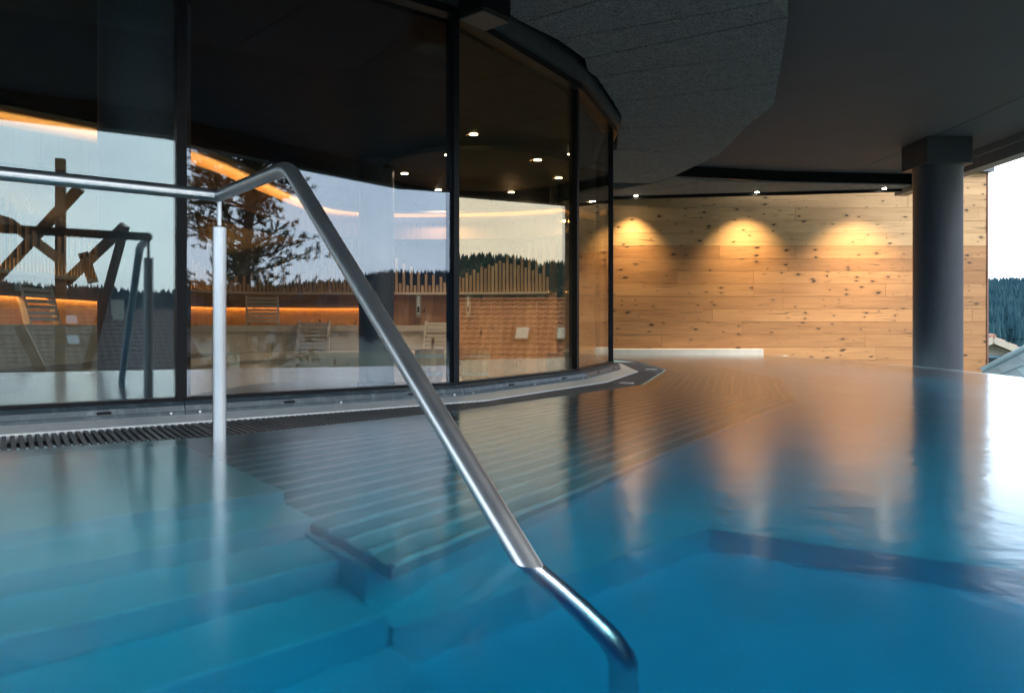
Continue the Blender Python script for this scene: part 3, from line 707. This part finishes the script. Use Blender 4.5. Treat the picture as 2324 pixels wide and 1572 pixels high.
# wall instruments
for k, x in enumerate((-1.58, -.74)):
    y = 12.66; t = thing('wall_gauge', (x, y, .72), ['pale sand timer on the sauna wall left of the mullion', 'pale thermometer on the sauna wall right of the mullion'][k], 'gauge', 'sauna wall instruments')
    MB().box((x, y, .90), (.085, .02, .39)).build('board', M['white_wood'], t, bevel=.004)
    MB().box((x, y-.012, .90), (.035, .012, .30)).build('tube', M['zinc'], t)
    MB().box((x, y-.022, .83), (.026, .01, .10)).build('sand', M['black'], t)
# stools and buckets
for k, (px, wd) in enumerate(((975, 1), (1078, 1))):
    y = 8.4; x = (px-CX)/F*y
    s = thing('stool', (x, y, ZS), ['low wooden stool under the bucket with the ladle', 'low wooden stool under the bucket right of the mullion'][k], 'stool', 'stools under the buckets')
    MB().box((x, y, -.075), (.40, .40, .035)).build('seat', M['bench'], s, bevel=.004)
    for a_, b_ in ((-1, -1), (1, -1), (1, 1), (-1, 1)): MB().box((x+a_*.16, y+b_*.16, -.197), (.04, .04, .205)).build('leg', M['bench'], s)
    t = thing('bucket', (x, y, -.057), ['wooden sauna bucket with metal hoops and a ladle', 'wooden sauna bucket with metal hoops seen right of the mullion'][k], 'bucket', 'sauna buckets')
    for j in range(16):
        a_ = 2*math.pi*j/16; c_, s__ = math.cos(a_), math.sin(a_); m = MB(); tw = .0285
        pts = []
        for rr, zz in ((.140, -.057), (.165, .29)):
            for dr in (-.016, 0):
                for sg in (-1, 1): pts.append((x+c_*(rr+dr)-s__*sg*tw*(rr+dr)/.15, y+s__*(rr+dr)+c_*sg*tw*(rr+dr)/.15, zz))
        m.add(pts, [(0, 1, 3, 2), (4, 6, 7, 5), (2, 3, 7, 6), (0, 4, 5, 1), (0, 2, 6, 4), (1, 5, 7, 3)]).build('stave', M['bucket'], t)
    MB().lathe((x, y, 0), [(.13, -.05), (.13, -.03)], 24).build('bottom', M['bucket'], t)
    for zz in (.005, .20):
        r0 = .140+.025*(zz+.057)/.347
        mm = MB(); nn = 32
        for rr, z_ in ((r0+.001, zz), (r0+.005, zz), (r0+.008, zz+.035), (r0+.004, zz+.035)):
            for j in range(nn): mm.v.append((x+rr*math.cos(2*math.pi*j/nn), y+rr*math.sin(2*math.pi*j/nn), z_))
        for q in range(4):
            for j in range(nn): mm.f.append((q*nn+j, q*nn+(j+1) % nn, ((q+1) % 4)*nn+(j+1) % nn, ((q+1) % 4)*nn+j))
        mm.build('hoop', M['zinc'], t, sm=True)
    if k == 0:
        la = thing('ladle', (x, y, -.03), 'wooden ladle standing in the left sauna bucket', 'ladle')
        MB().tube([(x-.02, y, -.02), (x+.03, y-.02, .3), (x+.045, y-.025, .42)], [.012, .014, .018], 10).build('handle', M['bucket'], la, sm=True)
        MB().lathe((x-.02, y, -.03), [(.02, 0), (.045, .02), (.05, .05), (.045, .052)], 16).build('bowl', M['bucket'], la, sm=True)

# ------------------------------------------------------------------ surroundings seen direct or mirrored in the glass
def mirror(px, py, D, i):               # world point whose mirror image in pane i stands at pixel px, py at depth D
    a, b = Vector(G[i]), Vector(G[i+1]); d = (b-a).normalized(); n = Vector((d.y, -d.x))
    V = Vector(((px-CX)/F*D, D)); k = (V-a).dot(n); m = V-n*2*k
    return Vector((m.x, m.y, EYE-(py-HY)/F*D))
def tiled(m, a, b, c, d, rows, waves):  # a-b eave, d-c ridge : stepped rows of waved tiles
    a, b, c, d = (Vector(q) for q in (a, b, c, d)); nrm = (b-a).cross(d-a).normalized()
    if nrm.z < 0: nrm = -nrm
    K = waves*4
    for r in range(rows):
        t0, t1 = r/rows, (r+1)/rows+.01; k0 = len(m.v)
        for t, lift in ((t0, .07), (t1, .015)):
            for k in range(K+1):
                s = k/K; p = (a+(b-a)*s)*(1-t)+(d+(c-d)*s)*t; m.v.append(tuple(p+nrm*(lift+.035*math.sin(s*waves*2*math.pi))))
        for k in range(K): m.f.append((k0+k, k0+k+1, k0+K+2+k, k0+K+1+k))
        k1 = len(m.v)                    # front lip
        for k in range(K+1): s = k/K; p = (a+(b-a)*s)*(1-t0)+(d+(c-d)*s)*t0; m.v.append(tuple(p+nrm*-.01))
        for k in range(K): m.f.append((k1+k, k1+k+1, k0+k+1, k0+k))
def house(loc, rz, wx, dy, eave, ridge, tile, label, lights=(), chimney=None, rows=16, waves=40, windows=(), floor=-8):
    """ridge along local x; the front slope faces local -y"""
    t = thing('house', (loc[0], loc[1], floor), label, 'house', None); Mz = Matrix.Rotation(rz, 3, 'Z'); l = Vector((loc[0], loc[1], 0))
    P = lambda x, y, z: tuple(l+Mz @ Vector((x, y, z)))
    hx, hy = wx/2, dy/2; ov = .6; sl_ = (ridge-eave)/hy
    wl = MB()
    vs = [P(x, y, z) for z in (floor, eave) for x, y in ((-hx, -hy), (hx, -hy), (hx, hy), (-hx, hy))]+[P(-hx, 0, ridge-.05), P(hx, 0, ridge-.05)]
    wl.add(vs, [(0, 1, 5, 4), (2, 3, 7, 6), (1, 2, 6, 9, 5), (3, 0, 4, 8, 7)]).build('wall', M['render'], t)
    zo = eave-ov*sl_
    for s in (-1, 1):
        m = MB(); tiled(m, P(-hx-ov, s*(hy+ov), zo+.14), P(hx+ov, s*(hy+ov), zo+.14), P(hx+ov, 0, ridge+.14), P(-hx-ov, 0, ridge+.14), rows, waves)
        ro = m.build('roof', tile, t, sm=False); ro['kind'] = 'stuff'
        dk = MB(); q = [P(-hx-ov, s*(hy+ov), zo), P(hx+ov, s*(hy+ov), zo), P(hx+ov, 0, ridge), P(-hx-ov, 0, ridge)]
        dk.add(q+[(x, y, z+.12) for x, y, z in q], [(0, 1, 2, 3), (7, 6, 5, 4), (0, 4, 5, 1), (1, 5, 6, 2), (2, 6, 7, 3), (3, 7, 4, 0)]).build('roof_deck', M['white_wood'], t)
        for e in (-1, 1):
            MB().bar(P(e*(hx+ov+.02), s*(hy+ov), zo+.05), P(e*(hx+ov+.02), 0, ridge+.05), .06, .26).build('verge_board', M['white_wood'], t)
    MB().tube([P(-hx-ov, 0, ridge+.17), P(hx+ov, 0, ridge+.17)], .13, 8).build('ridge_tiles', tile, t, sm=True)
    for (x, f, s) in lights:             # rooflights on the front slope
        y0 = -hy*(1-f); z0 = eave+sl_*hy*f; m = MB()
        u = Vector((0, 1, sl_)).normalized(); A_ = Vector((x, y0, z0+.26)); 
        c4 = [A_+Vector((dx, 0, 0))+u*du for dx, du in ((-.45, 0), (.45, 0), (.45, 1.2), (-.45, 1.2))]
        fm = MB().add([P(*q) for q in c4]+[P(q.x, q.y, q.z+.10) for q in c4], [(0, 4, 5, 1), (1, 5, 6, 2), (2, 6, 7, 3), (3, 7, 4, 0), (4, 7, 6, 5)]).build('rooflight', M['timber'], t)
        c5 = [A_+Vector((dx, 0, .105))+u*du for dx, du in ((-.36, .1), (.36, .1), (.36, 1.1), (-.36, 1.1))]
        MB().add([P(*q) for q in c5]+[P(q.x, q.y, q.z+.02) for q in c5], [(0, 4, 5, 1), (1, 5, 6, 2), (2, 6, 7, 3), (3, 7, 4, 0), (4, 5, 6, 7)]).build('pane', M['sky_pane'], fm)
    if chimney:
        x, f = chimney; y0 = -hy*(1-f); z0 = eave+sl_*hy*f; c = P(x, y0, z0+.5)
        ch = MB().box(c, (.8, .6, 2.0), rz).build('chimney', M['render'], t)
        MB().box((c[0], c[1], c[2]+1.05), (.95, .75, .12), rz).build('chimney_cap', M['slate'], ch)
    for (x, z, ww, wh, side) in windows:  # on the gable (side=+-1 local x end)
        base = lambda y, zz, o: P(side*(hx+o), y, zz)
        m = MB()
        for (y0, y1, z0, z1) in ((x-ww/2, x+ww/2, z, z+.09), (x-ww/2, x+ww/2, z+wh-.09, z+wh), (x-ww/2, x-ww/2+.09, z, z+wh), (x+ww/2-.09, x+ww/2, z, z+wh), (x-.04, x+.04, z, z+wh)):
            m.box(Mz @ Vector((side*(hx+.03), (y0+y1)/2, 0))+l+Vector((0, 0, (z0+z1)/2)), (.1, y1-y0, z1-z0), rz)
        wo = m.build('window', M['blue_frame'], t)
        MB().box(Mz @ Vector((side*(hx+.015), x, 0))+l+Vector((0, 0, z+wh/2)), (.03, ww-.1, wh-.1), rz).build('pane', M['pane'], wo)
    return t
def yaw_facing(c):                      # local -y points to the pool
    return math.atan2(c[1]-5, c[0])-math.pi/2
# orange tiled roof mirrored in the third pane
c = mirror(1180, 740, 46, 3)
house((c.x, c.y), yaw_facing(c)+.12, 20, 10, -1.9, 2.0, M['tile_red'], 'house with an orange clay tile roof and two rooflights mirrored in the glass', ((-.6, .34, 0), (-3.0, .34, 0)), (-4.2, .80), 15, 46)
# grey roof mirrored in the first pane
c = mirror(230, 740, 58, 1)
house((c.x, c.y), yaw_facing(c)-.15, 24, 13, -3.4, 1.6, M['tile_brown'], 'house with a grey brown roof and small rooflights mirrored in the left pane', ((7.0, .72, 0), (7.2, .45, 0), (2.2, .74, 0), (2.4, .45, 0)), (-1, .9), 18, 48)
# low house seen right of the timber wall
house((20.9, 37.5), R(78), 14, 10.5, -2.45, -.05, M['tile_red'], 'house with a red roof and pale verge right of the timber wall', (), None, 14, 30, ((-.5, -1.75, 1.2, 1.1, -1), (-2.6, -2.9, 1.0, 1.1, -1)))
# grey metal hip roof right of the pool
mr = thing('metal_roof', (9.6, 12.6, -1.2), 'pale blue grey standing seam roof just beyond the pool edge', 'roof')
A_, C_, C2, A2 = Vector((9.02, 14.35, -.30)), Vector((9.85, 13.87, .31)), Vector((10.3, 11.2, -1.15)), Vector((8.7, 11.9, -1.35))
nrm = (C_-A_).cross(A2-A_).normalized(); nrm = nrm if nrm.z > 0 else -nrm
RW = 9
def Q(s, t): return (A_+(C_-A_)*s)*(1-t)+(A2+(C2-A2)*s)*t
for r in range(RW):
    t0, t1 = r/RW, (r+1)/RW
    ks = [0, .35, .7, 1] if r % 2 else [0, .18, .52, .86, 1]
    for s0, s1 in zip(ks[:-1], ks[1:]):
        q = [Q(s0+.002, t0)+nrm*.0, Q(s1-.002, t0)+nrm*.0, Q(s1-.002, t1+.02)+nrm*.022, Q(s0+.002, t1+.02)+nrm*.022]
        MB().add(q+[p-nrm*.03 for p in q], [(0, 1, 2, 3), (7, 6, 5, 4), (0, 4, 5, 1), (1, 5, 6, 2), (2, 6, 7, 3), (3, 7, 4, 0)]).build('metal_sheet', M['roof_metal'], mr)
MB().tube([A_+nrm*.02-(C_-A_)*.02, C_+nrm*.02], .055, 14).build('hip_roll', M['roof_metal'], mr, sm=True)
bm = (A_+C_)/2
MB().add([tuple(p) for p in (A_, C_, C2, A2)]+[(p.x, p.y, -8) for p in (A_, C_, C2, A2)], [(0, 4, 5, 1), (1, 5, 6, 2), (2, 6, 7, 3), (3, 7, 4, 0)]).build('wall_below', M['render'], mr)
# building under the pool terrace, terrace behind
low = [(p[0]*1.0, p[1]) for p in offset(OUT, -.24)]
structure(MB().prism(low+[(-6.3, -4.4), (-6.3, 14.9), (9.2, 14.9), (9.2, 14.6), (5.3, 14.6)], -8.2, -2.02).build('substructure', M['render']))
TER = [(6.0, .6), (2.2, -1.6), (-1, -3.6), (-1.0, -9), (8.5, -8.0), (8.5, .4)]
structure(MB().prism(TER, -8.1, -1.15).build('terrace', M['terrace']))
# timber climbing frame mirrored in the first pane
D = 13.5
tf = thing('timber_frame', mirror(138, 900, D, 1), 'tall frame of crossed dark timbers mirrored in the left pane', 'timber frame')
def beam(p, q, wd=.15, dd=0): 
    a = mirror(*p, D+dd, 1); b = mirror(*q, D+dd, 1); MB().bar(a, b, wd, wd, (.7, -.7, 0)).build('beam', M['timber'], tf)
bp = mirror(138, 360, D, 1)
MB().bar((bp.x, bp.y, -1.15), bp, .16, .16, (.7, -.7, 0)).build('post', M['timber'], tf)
for p, q, dd in (((182, 425), (-40, 665), .2), ((24, 505), (138, 590), .1), ((285, 512), (150, 640), .25), ((190, 575), (212, 640), .4), ((-60, 480), (24, 505), .3), ((45, 740), (100, 850), .5)):
    beam(p, q, .17, dd)
MB().bar((bp.x-2.4, bp.y+1.9, -1.15), mirror(-40, 665, D+.2, 1), .16, .16, (.7, -.7, 0)).build('post', M['timber'], tf)
e2 = mirror(150, 640, D+.25, 1); MB().bar((e2.x+.4, e2.y-.3, -1.15), mirror(285, 512, D+.25, 1), .15, .15, (.7, -.7, 0)).build('post', M['timber'], tf)

# pine mirrored in the second pane
def pine(base, hgt, label, z0):
    t = thing('pine_tree', (base[0], base[1], -8), label, 'tree')
    bx, by = base; tr_ = [(bx, by, -8.2)]; 
    for k in range(1, 9): tr_.append((bx+random.uniform(-.12, .12), by+random.uniform(-.12, .12), -8+hgt*k/8))
    MB().tube(tr_, [.30-.03*k for k in range(9)], 10).build('trunk', M['bark'], t, sm=True)
    lm = MB(); nv = []; nf = []
    for k in range(120):
        f = random.uniform(0, 1)**.9; z = z0+(hgt-8.3-z0)*f; L_ = (2.5*(1-f)**.7+.5)*random.uniform(.6, 1.1); a = random.random()*6.283
        p0 = Vector((bx, by, z)); d = Vector((math.cos(a), math.sin(a), random.uniform(.05, .45))).normalized(); p1 = p0+d*L_*.5; p2 = p0+d*L_+Vector((0, 0, random.uniform(.0, .35)))
        lm.tube([p0, p1, p2], [.04, .028, .012], 5)
        for c_ in range(34):
            s = random.uniform(.25, 1.05); q = p0+(p2-p0)*s+Vector((random.gauss(0, .24), random.gauss(0, .24), random.gauss(0, .13)))
            ax = (d+Vector((random.gauss(0, .7), random.gauss(0, .7), random.gauss(.25, .5)))).normalized()
            for n_i in range(26):
                e = (ax+Vector((random.gauss(0, .55), random.gauss(0, .55), random.gauss(0, .55)))).normalized(); sd_ = e.orthogonal().normalized()*.010
                st = q+ax*random.uniform(0, .2); k0 = len(nv); nv += [tuple(st-sd_), tuple(st+sd_), tuple(st+e*random.uniform(.10, .20))]; nf.append((k0, k0+1, k0+2))
    lm.build('limbs', M['bark'], t, sm=True)
    m = MB(); m.v = nv; m.f = nf; o = m.build('crown', M['needles'], t)
c = mirror(560, 500, 21, 2); pine((c.x, c.y), 16.5, 'pine tree with loose dark crown mirrored in the middle pane', -2.8)
